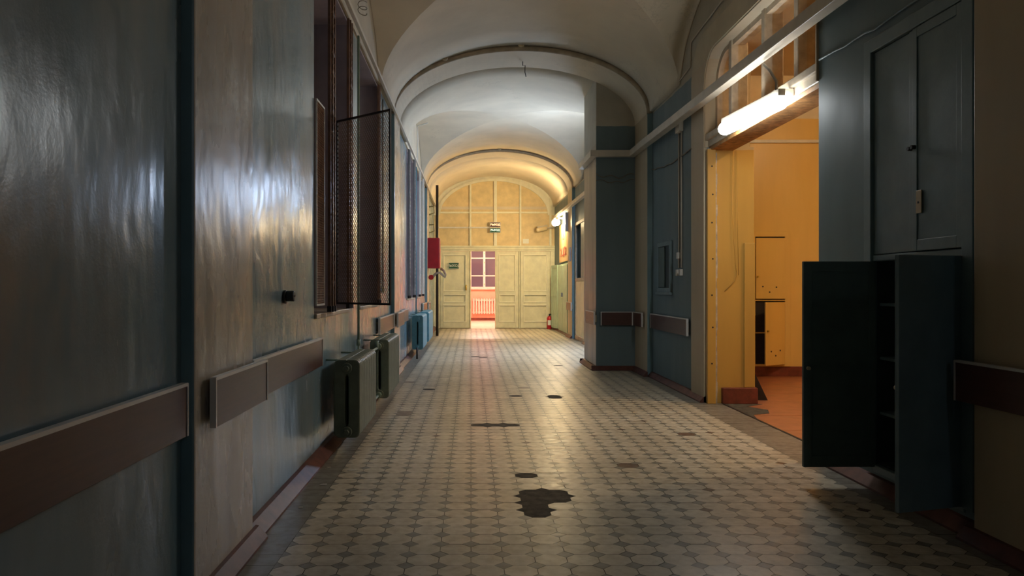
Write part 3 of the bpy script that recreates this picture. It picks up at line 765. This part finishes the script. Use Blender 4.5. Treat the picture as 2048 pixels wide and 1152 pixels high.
# ------------------------------------------------------------------ cast-iron radiators
def radiator(label, y0, y1, z0, z1, mat, x0=-1.20, x1=-.97, pitch=.078, ends=(1, 1)):
    t = thing('cast_iron_radiator', label, 'radiator', ((x0+x1)/2, (y0+y1)/2, z0))
    cnt = max(3, round((y1-y0)/pitch)); p = (y1-y0)/cnt
    for k in range(cnt):
        ya, yb = y0+k*p+.0045, y0+(k+1)*p-.0045; bm = bmesh.new()
        # two columns joined top and bottom, corners rounded by bevel
        w = x1-x0; cw = w*.44
        r = .05
        def rr(a, b, c, d, n=4):
            o = []
            for (cx, cz, s) in ((b-r, d-r, 0), (a+r, d-r, 1), (a+r, c+r, 2), (b-r, c+r, 3)):
                for q in range(n+1):
                    an = s*PI/2+q/n*PI/2; o.append((cx+r*math.cos(an), cz+r*math.sin(an)))
            return o
        out = rr(x0, x1, z0, z1); xm = (x0+x1)/2
        inn_a, inn_b, ic, idd = x0+cw, x1-cw, z0+.10, z1-.13
        # left column, right column, top and bottom bridges
        prism(bm, out, 'y', ya+.012, yb-.012)
        bmesh.ops.delete(bm, geom=bm.verts[:], context='VERTS')
        ro = [(x, z) for x, z in out]
        lft = [(x, z) for x, z in out if x < xm] + [(xm, z0), (xm, ic), (inn_a, ic+.02), (inn_a, idd-.02), (xm, idd), (xm, z1)]
        # order: top-left arc then bottom-left arc then along the slot
        tl = [q for q in out if q[0] < xm]
        prism(bm, [(xm, z1)]+tl+[(xm, z0), (xm, ic), (inn_a, ic+.02), (inn_a, idd-.02), (xm, idd)], 'y', ya, yb)
        trr = [(2*xm-q[0], q[1]) for q in tl]
        prism(bm, [(xm, z1)]+trr+[(xm, z0), (xm, ic), (inn_b, ic+.02), (inn_b, idd-.02), (xm, idd)], 'y', ya, yb)
        obj('section', bm, mat, t, .014, 3)
    zt, zb = z1-.075, z0+.055
    for e, y, s in ((ends[0], y0, -1), (ends[1], y1, 1)):
        if not e: continue
        for z in (zt, zb):
            bm = bmesh.new(); xm = (x0+x1)/2
            tube(bm, [(xm, y-s*.01, z), (xm, y+s*.024, z)], .048, 20)
            tube(bm, [(xm, y+s*.02, z), (xm, y+s*.045, z)], .027, 6, smooth=False)
            obj('plug', bm, mat, t, .004)
    for y in (y0+.18, y1-.18):
        bm = bmesh.new(); tube(bm, [(XL+.002, y, z1-.02), (x0+.02, y, z1-.02), (x0+.05, y, z1-.10)], .009, 8); obj('bracket', bm, PIPEG, t)
    return t
radiator('grey-green cast-iron radiator nearest the camera, under the open mesh grille', 6.85, 8.03, .13, .815, RADG)
radiator('grey-green cast-iron radiator directly behind the nearest one', 9.3, 10.62, .13, .83, RADG)
radiator('blue cast-iron radiator, nearer of the blue pair on the left', 15.95, 17.3, .18, .88, RADB, pitch=.09)
radiator('blue cast-iron radiator, farther of the blue pair near the red box', 18.2, 20.0, .18, .88, RADB, pitch=.09)
# riser and branches
def pipe(name, label, pts, r, mat, cat='pipe', n=10):
    bm = bmesh.new(); tube(bm, pts, r, n); return tag(obj(name, bm, mat), label, cat)
t = thing('heating_pipe', 'grey-green heating riser between the two nearest windows, feeding their radiators', 'pipe', (XL+.06, 8.72, .8))
obj('riser', cyl((XL+.05, 8.72, .84), (XL+.05, 8.72, 4.24), .014, 12), PIPEG, t)
obj('socket', cyl((XL+.05, 8.72, .8), (XL+.05, 8.72, .87), .022, 12), PIPEG, t)
obj('branch', (lambda b: (tube(b, [(XL+.05, 8.72, .82), (XL+.05, 8.72, .76), (XL+.12, 8.72, .745), (-1.08, 8.72, .745)], .014), tube(b, [(-1.085, 8.05, .745), (-1.085, 9.3, .745)], .014), b)[2])(bmesh.new()), PIPEG, t)
obj('lower_branch', cyl((-1.085, 8.05, .185), (-1.085, 9.3, .185), .014), PIPEG, t)
for z in (.755, .185):
    obj('union_nut', cyl((-1.085, 9.14, z), (-1.085, 9.24, z), .036, 8), PIPEG, t)
obj('valve', cyl((-1.085, 9.05, .745), (-1.085, 9.05, .83), .02, 8), PIPEG, t)
pipe('heating_pipe', 'blue-grey heating riser above the blue radiators', [(XL+.05, 17.9, .8), (XL+.05, 17.9, 4.2)], .015, RADB)
pipe('heating_pipe', 'short dark drain pipe below the nearer blue radiator', [(-1.09, 15.86, .23), (-1.09, 15.86, 0)], .018, DARKM)
pipe('heating_pipe', 'short pipe joining the two blue radiators', [(-1.085, 17.32, .24), (-1.085, 18.18, .24)], .015, RADB)
pipe('heating_pipe', 'upper pipe joining the two blue radiators', [(-1.085, 17.32, .81), (-1.085, 18.18, .81)], .015, RADB)

# round socket on the left wall
t = thing('round_power_socket', 'dark round power socket on the blue left wall above the rail', 'socket', (XL, 5.45, 1.38))
obj('base', cyl((XL, 5.45, 1.38), (XL+.02, 5.45, 1.38), .047, 24), BLACKM, t, .004)
obj('body', cyl((XL+.02, 5.45, 1.385), (XL+.075, 5.45, 1.385), .037, 24), BLACKM, t, .006)
obj('pin_holes', (lambda b: (tube(b, [(XL+.0752, 5.438, 1.385), (XL+.078, 5.438, 1.385)], .006), tube(b, [(XL+.0752, 5.462, 1.385), (XL+.078, 5.462, 1.385)], .006), b)[2])(bmesh.new()), DARKM, t)

# ------------------------------------------------------------------ white trunking and conduits, left
bm = bmesh.new(); box(bm, PL, PL+.04, 3.5, 27.6, 4.255, 4.30)
tag(obj('cable_trunking', bm, DUCT, bevel=.003), 'long white trunking along the top of the left wall', 'trunking')
pipe('wall_conduit', 'thin conduit with a small box ending beside the mesh grille', [(XL+.01, 11.5, 4.2), (XL+.01, 11.5, 1.45)], .009, CABLE, 'conduit')
t = obj('switch_box', B((XL, XL+.035, 11.46, 11.54, 1.37, 1.45)), OLDPL, bevel=.004); tag(t, 'small box at the foot of the conduit right of the mesh grille', 'switch')
pipe('wall_conduit', 'white vertical conduit in the left lunette above the far windows', [(XL+.04, 18.4, 4.3), (XL+.05, 18.4, 5.0), (XL+.05, 18.35, 5.22), (XL+.3, 18.2, 5.26)], .014, WHITEP, 'conduit')
bm = bmesh.new(); tube(bm, [(XL+.07+.05*math.cos(a*.6), 8.9+.1*math.sin(a*.6), 4.55+.006*a) for a in range(22)], .005, 6)
tag(obj('wire_coil', bm, CABLE), 'loose coil of wire on top of the wall above the green riser', 'wire')

# conduits with boxes along the ribs
for y, nm in ((PIL[1], 'nearer'), (PIL[2], 'farther')):
    t = thing('arch_conduit', 'thin conduit with two junction boxes following the %s ceiling arch' % nm, 'conduit', (RC, y, 5.4))
    bm = bmesh.new(); N = 40
    tube(bm, [(ell(PI*(.04+.92*k/N), .06, .125)[0], y-.05, ell(PI*(.04+.92*k/N), .06, .125)[1]) for k in range(N+1)], .013, 8); obj('conduit', bm, DUCT, t)
    for q in (.5, .70):
        p = ell(PI*q, .05, .10); bm = bmesh.new(); tube(bm, [(p[0], y-.10, p[1]-.015), (p[0], y-.005, p[1]-.015)], .055, 20); obj('junction_box', bm, OLDPL, t, .008)
bm = bmesh.new(); tube(bm, [(.88, 13.35, 5.29), (.88, 13.35, 5.22), (.92, 13.35, 5.22), (.92, 13.4, 5.12), (.94, 13.4, 5.04)], .007, 6)
tag(obj('ceiling_hook', bm, DARKM), 'bent dark wire hook hanging from the middle of the nearer arch', 'hook')

# ------------------------------------------------------------------ cable duct along the right wall
t = thing('cable_duct', 'square white cable duct crossing the yellow opening and stepping round the block', 'cable duct', (2.8, 8, 3.66))
def beam(bm, p, q, s=.05):
    p, q = Vector(p), Vector(q); d = (q-p); L = d.length; d.normalize()
    u = d.cross(Vector((0, 0, 1))).normalized(); v = u.cross(d)
    m = Matrix((( *u, ), ( *d, ), ( *v, ))).transposed().to_4x4(); m.translation = p
    box(bm, -s, s, 0, L, -s, s, 0, m)
bm = bmesh.new(); beam(bm, (2.84, 3.0, 3.66), (2.80, 12.75, 3.77), .055); obj('near_run', bm, DUCT, t, .004)
bm = bmesh.new(); beam(bm, (2.80, 12.70, 3.77), (2.80, 13.66, 3.77), .055); obj('pilaster_run', bm, DUCT, t, .004)
bm = bmesh.new(); beam(bm, (2.84, 13.645, 3.77), (2.08, 13.645, 3.77), .055); obj('front_run', bm, DUCT, t, .004)
bm = bmesh.new(); beam(bm, (2.125, 13.60, 3.77), (2.125, 15.1, 3.77), .055); obj('flank_run', bm, DUCT, t, .004)
bm = bmesh.new(); beam(bm, (2.85, 15.15, 3.77), (2.80, 26.0, 3.77), .05); obj('far_run', bm, DUCT, t, .004)

# cables on the right wall
def cablepts(x, y0, y1, z, n_=14, sag=.03):
    return [(x, y0+(y1-y0)*k/n_, z+random.uniform(-.012, .012)-sag*math.sin(PI*k/n_)) for k in range(n_+1)]
pipe('wall_cable', 'thin painted cable above the built-in cupboard', cablepts(XR-.012, 4.5, 6.62, 3.36), .008, CUPB, 'cable', 6)
pipe('wall_cable', 'dusty cable crossing the blue wall above the grey hatch', cablepts(XR-.012, 9.9, 12.74, 3.35, sag=.08), .009, CABLE, 'cable', 6)
pipe('wall_cable', 'dusty sagging cable across the blue front of the block', [(2.84-(.66)*k/10, 13.685, 3.42+.03*math.sin(k*1.3)-.05*math.sin(PI*k/10)) for k in range(11)], .008, CABLE, 'cable', 6)
pipe('wall_cable', 'second sagging cable just below the one across the block', [(2.84-(.66)*k/10, 13.685, 3.33+.02*math.sin(k*1.7)-.05*math.sin(PI*k/10)) for k in range(11)], .007, CABLE, 'cable', 6)
pipe('wall_cable', 'thin pale cable stepping up the lunette beside the arched opening', [(XR-.012, 12.6, 4.30), (XR-.012, 11.0, 4.36), (XR-.012, 10.5, 4.40), (XR-.012, 10.48, 4.72), (XR-.012, 9.2, 4.80), (XR-.012, 7.0, 4.86)], .010, DUCT, 'cable', 6)
# conduits down to the switches
t = thing('switch_conduits', 'two pale conduits dropping from a junction box to small wall switches', 'conduit', (XR, 11.0, 1.62))
obj('junction_box', B((XR-.06, XR, 10.9, 11.12, 3.62, 3.78)), DUCT, t, .006)
for y, z in ((10.95, 1.72), (11.08, 1.72), ):
    obj('conduit', cyl((XR-.014, y, z), (XR-.014, y, 3.64), .012, 8), DUCT, t)
for y, z in ((10.95, 1.66), (11.12, 1.66), (11.08, 1.90)): obj('switch', B((XR-.045, XR, y-.04, y+.04, z-.05, z+.04)), WHITEP, t, .005)
# hatch
t = thing('wall_hatch', 'small grey-blue framed hatch half open on the blue wall above the rail', 'hatch', (XR, 11.9, 1.37))
bm = B((XR-.035, XR, 11.50, 11.57, 1.37, 2.14), (XR-.035, XR, 12.23, 12.30, 1.37, 2.14), (XR-.035, XR, 11.50, 12.30, 2.07, 2.14), (XR-.035, XR, 11.50, 12.30, 1.37, 1.44))
obj('frame', bm, CUPB, t, .006); obj('sill', B((XR-.055, XR, 11.47, 12.33, 1.335, 1.375)), CUPB, t, .005)
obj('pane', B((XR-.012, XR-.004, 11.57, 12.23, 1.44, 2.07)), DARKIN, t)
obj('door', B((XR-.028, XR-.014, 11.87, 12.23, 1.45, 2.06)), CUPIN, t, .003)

# ------------------------------------------------------------------ lamps
def lamp(label, p, q, cover, r=.062, lit=True, group=None, wallx=None):
    """fluorescent batten with rounded cover from p to q"""
    p, q = Vector(p), Vector(q); d = (q-p).normalized()
    t = thing('fluorescent_lamp', label, 'lamp', tuple((p+q)/2), group)
    bm = bmesh.new(); L = (q-p).length; rs, ps = [], []
    for k, (s, rr) in enumerate(((0, .25), (.012, .7), (.035, .93), (.07, 1), (L-.05, 1), (L-.02, .9), (L-.004, .6), (L, .1))):
        ps.append(p+d*s); rs.append(r*rr)
    tube(bm, ps, rs, 20); obj('lamp_cover', bm, cover, t)
    if not lit:
      bm = bmesh.new(); tube(bm, [q, q+d*.012, q+d*.03], [r*.55, r*.55, r*.4], 20); obj('end_cap', bm, WHITEP if not lit else DUCT, t, .004)
    up = Vector((0, 0, 1)); s = d.cross(up).normalized()
    bm = bmesh.new(); beam(bm, p+up*(r+.012)+d*.03, q+up*(r+.012)+d*.0, .032); obj('housing', bm, DUCT, t, .004)
    if wallx: c_ = (p+q)/2; obj('bracket', B((c_.x-.02, wallx, c_.y-.02, c_.y+.02, c_.z+r+.01, c_.z+r+.06)), DUCT, t)
    return t
lp = lamp('lit white tubular lamp hanging at the head of the yellow doorway', (2.80, 8.72, 3.20), (2.82, 7.12, 3.135), L_NEAR, .072)
bm = bmesh.new(); tube(bm, [(2.82, 7.25, 3.2), (2.84, 7.3, 3.36), (2.84, 7.45, 3.5), (2.84, 7.6, 3.60)], .014, 8); obj('supply_cable', bm, CABLE, lp)
obj('bracket', B((2.83, 2.96, 7.2, 7.26, 3.2, 3.27)), DUCT, lp); obj('bracket', B((2.83, 2.96, 8.4, 8.46, 3.27, 3.3)), DUCT, lp)
lamp('bare white tubular lamp hidden behind the jutting block', (2.78, 16.7, 3.55), (2.78, 18.0, 3.55), L_COOL, .06, wallx=XR)
lamp('lit tubular lamp on the far right wall near the cream doors', (2.66, 24.95, 3.50), (2.66, 24.25, 3.46), L_WARM, .10, wallx=XR)
bm = bmesh.new(); box(bm, 2.78, 2.86, 23.1, 23.2, 3.10, 3.66)
tag(obj('lamp_board', bm, GREYM), 'grey upright board beside the far right lamp', 'board')
t = lamp('reflection of the far lamp built as a small unlit lamp in the right corner', (2.28, 27.3, 3.44), (2.66, 27.45, 3.52), LAMPREFL, .075, False)  # solid stand-in for the far lamp's reflection; arm added to carry it
obj('arm', cyl((2.66, 27.45, 3.52), (2.95, 27.55, 3.56), .03, 10), DUCT, t)
lamp('dim unseen fill lamp added far behind the camera', (2.6, -5.2, 3.9), (2.6, -4.0, 3.9), L_FILL, .06, wallx=XR)  # fill lamp added out of view to lift the foreground

# ------------------------------------------------------------------ far left: fire cabinet, valve, pole
t = thing('fire_hose_cabinet', 'red fire hose cabinet on the far left wall beside the black pole', 'cabinet', (PL+.17, 22.8, 2.0))
obj('body', B((PL, PL+.33, 22.5, 23.1, 2.0, 2.87)), RED, t, .008)
obj('door', B((PL+.33, PL+.345, 22.52, 23.08, 2.02, 2.85)), RED, t, .004)
t = thing('fire_hose', 'pale canvas hose looping from a red valve below the red cabinet', 'hose', (PL+.2, 23.0, 1.7))
bm = bmesh.new(); tube(bm, [(PL+.13, 22.9, 1.76), (PL+.22, 22.9, 1.86), (PL+.33, 22.9, 1.88), (PL+.42, 22.9, 1.80), (PL+.48, 22.9, 1.74), (PL+.50, 22.9, 1.82), (PL+.45, 22.95, 1.93), (PL+.36, 23, 2.0)], .035, 10); obj('hose', bm, HOSE, t)
bm = bmesh.new(); tube(bm, [(PL+.02, 22.9, 1.72), (PL+.14, 22.9, 1.77)], .05, 12); obj('valve', bm, RED, t, .004)
bm = bmesh.new(); tube(bm, [(PL+.08, 22.8, 1.74), (PL+.08, 22.84, 1.74)], .075, 16); obj('wheel', bm, RED, t, .006)
pipe('standpipe', 'black vertical pole standing on the floor at the far left', [(-1.01, 23.45, 0), (-1.01, 23.45, 4.5)], .04, DARKM, 'pole', 14)
for z in (3.35, 3.9):
    bm = bmesh.new(); tube(bm, [(XL+.02, 23.9, z), (-1.12, 23.7, z), (-1.1, 23.7, z-.2), (XL+.03, 23.8, z-.25)], .022, 8)
    tag(obj('pipe_bend', bm, OLDPL), 'pale pipe bend behind the pole, %s one' % ('lower' if z < 3.5 else 'upper'), 'pipe')

# ------------------------------------------------------------------ far right: niche cupboard, mint lockers, board, extinguisher
t = thing('built_in_cupboard', 'pale built-in cupboard with a dark open upper half, behind the block', 'cupboard', (XR, 21.15, 0))
obj('frame', B((XR-.03, XR+.02, 20.25, 20.33, 0, 3.25), (XR-.03, XR+.02, 21.97, 22.05, 0, 3.25), (XR-.03, XR+.02, 20.25, 22.05, 3.17, 3.25), (XR-.03, XR+.02, 20.25, 22.05, 1.62, 1.70), (XR-.03, XR+.02, 20.25, 22.05, 0, .12)), TRANSW, t, .006)
for a, b in ((20.33, 21.14), (21.16, 21.97)): obj('door', B((XR-.012, XR+.012, a, b, .12, 1.62)), CREAMW, t, .005)
obj('door', B((XR-.012, XR+.012, 20.33, 21.0, 1.70, 3.17)), CUPB, t, .005)
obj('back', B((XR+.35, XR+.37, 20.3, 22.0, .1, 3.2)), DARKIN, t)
t = thing('electrical_cabinet', 'tall mint-green double-door cabinet by the fire extinguisher', 'cabinet', (XR-.05, 24.8, 0))
obj('body', B((XR-.07, XR, 23.35, 25.9, .06, 2.18)), MINT, t, .006)
for a, b in ((23.4, 24.6), (24.64, 25.85)): obj('door', B((XR-.09, XR-.07, a, b, .1, 2.14)), MINT, t, .006)
for y in (24.5, 24.74): obj('handle', B((XR-.12, XR-.09, y-.012, y+.012, 1.15, 1.28)), GREYM, t, .003)
t = thing('cabinet_door', 'mint-green panelled door standing open beside the tall mint cabinet', 'door', (XR-.2, 26.2, 0))
m = Matrix.Translation((XR-.06, 26.1, 0)) @ Matrix.Rotation(math.radians(97), 4, 'Z')
bm = bmesh.new(); box(bm, 0, .9, -.012, .012, .08, 2.2, 0, m); obj('leaf', bm, MINT, t, .004)
bm = bmesh.new()
for q in ((0, .08, .08, 2.2), (.82, .9, .08, 2.2), (.08, .82, .08, .18), (.08, .82, 2.1, 2.2), (.08, .82, 1.15, 1.22)): box(bm, q[0], q[1], .012, .022, q[2], q[3], 0, m)
obj('rails', bm, MINT, t, .003)
t = thing('notice_board', 'tan panel board with red lettering and a triangle on the far right wall', 'sign', (XR-.03, 24.6, 2.35))
obj('board', B((XR-.06, XR-.02, 23.35, 25.7, 2.25, 3.45)), SIGNB, t, .008)
text_mesh('2 ЩО2', .36, .003, SIGNR, t, (XR-.065, 24.5, 2.55), '-x', .006, xscale=1.4)
bm = bmesh.new()
tri = [(24.35, 2.95), (24.75, 2.95), (24.55, 3.15)]; tin = [(24.43, 2.98), (24.67, 2.98), (24.55, 3.10)]
for i in range(3): prism(bm, [tri[i], tri[(i+1) % 3], tin[(i+1) % 3], tin[i]], 'x', XR-.066, XR-.06)
obj('triangle', bm, SIGNR, t)
t = obj('switch_box', B((PR-.04, PR, 22.45, 22.75, 2.2, 2.6)), GREYM, bevel=.006); tag(t, 'grey switch box on the far right pilaster', 'switch box')
# fire extinguisher
ex, ey = 2.72, 27.25
t = thing('fire_extinguisher', 'red fire extinguisher standing on the floor right of the cream doors', 'fire extinguisher', (ex, ey, 0))
bm = bmesh.new(); tube(bm, [(ex, ey, 0), (ex, ey, .02), (ex, ey, .38), (ex, ey, .43), (ex, ey, .46)], [.085, .09, .09, .065, .03], 20); obj('cylinder', bm, RED, t)
bm = bmesh.new(); tube(bm, [(ex, ey, .46), (ex, ey, .52)], .022, 10); box(bm, ex-.02, ex+.1, ey-.012, ey+.012, .51, .535); obj('valve', bm, BLACKM, t, .003)
bm = bmesh.new(); tube(bm, [(ex+.02, ey-.02, .5), (ex+.09, ey-.04, .52), (ex+.13, ey-.05, .42), (ex+.12, ey-.05, .22)], .013, 8); obj('hose', bm, BLACKM, t)
bm = bmesh.new(); N = 8
v0 = [(ex+.0915*math.cos(-PI*.5+(k/N-.5)*1.5), ey+.0915*math.sin(-PI*.5+(k/N-.5)*1.5)) for k in range(N+1)]
lo = [bm.verts.new((x, y, .14)) for x, y in v0]; hi = [bm.verts.new((x, y, .31)) for x, y in v0]
for k in range(N): bm.faces.new((lo[k], lo[k+1], hi[k+1], hi[k]))
obj('paper_label', bm, LETW, t)

# ------------------------------------------------------------------ paint flakes on the floor
fl = [(-1.12, 5.15, .03, 'paint flake on the grey border nearest the camera at left'), (-1.08, 5.75, .05, 'larger curled paint flake by the red cove'), (-1.14, 6.3, .03, 'small paint flake just ahead of the nearest radiator'), (-.93, 6.2, .07, 'longest pale paint flake at the edge of the cream tiles')]
for x, y, s, lb in fl:
    bm = bmesh.new(); pts = []
    for k in range(7):
        a = 2*PI*k/7; rr = s*random.uniform(.3, .6); pts.append((x+rr*1.3*math.cos(a), y+rr*.7*math.sin(a)))
    prism(bm, pts, 'z', .002, .004); tag(obj('paint_flake', bm, WHITEP), lb, 'paint flake')
kinds = {}
for o in bpy.data.objects:
    if o.parent is None and 'label' in o: kinds.setdefault(o.name.split('.')[0], []).append(o)
PH = {'wall_bumper_rail': 'bumper rails along both walls', 'cast_iron_radiator': 'cast-iron radiators on the left wall', 'exit_sign': 'exit signs on the end partition', 'heating_pipe': 'heating pipes of the left wall', 'wall_cable': 'cables on the right wall', 'fluorescent_lamp': 'tubular lamps on the right wall', 'paint_flake': 'paint flakes on the left floor edge', 'mesh_grille_leaf': 'mesh grille leaves of the nearest window', 'arch_conduit': 'conduits on the ceiling arches', 'pipe_bend': 'pipe bends behind the pole'}
for k_, v_ in kinds.items():
    if len(v_) > 1 and k_ in PH:
        for o in v_: o['group'] = PH[k_]
for o in bpy.data.objects:
    if '_w' in o: del o['_w']
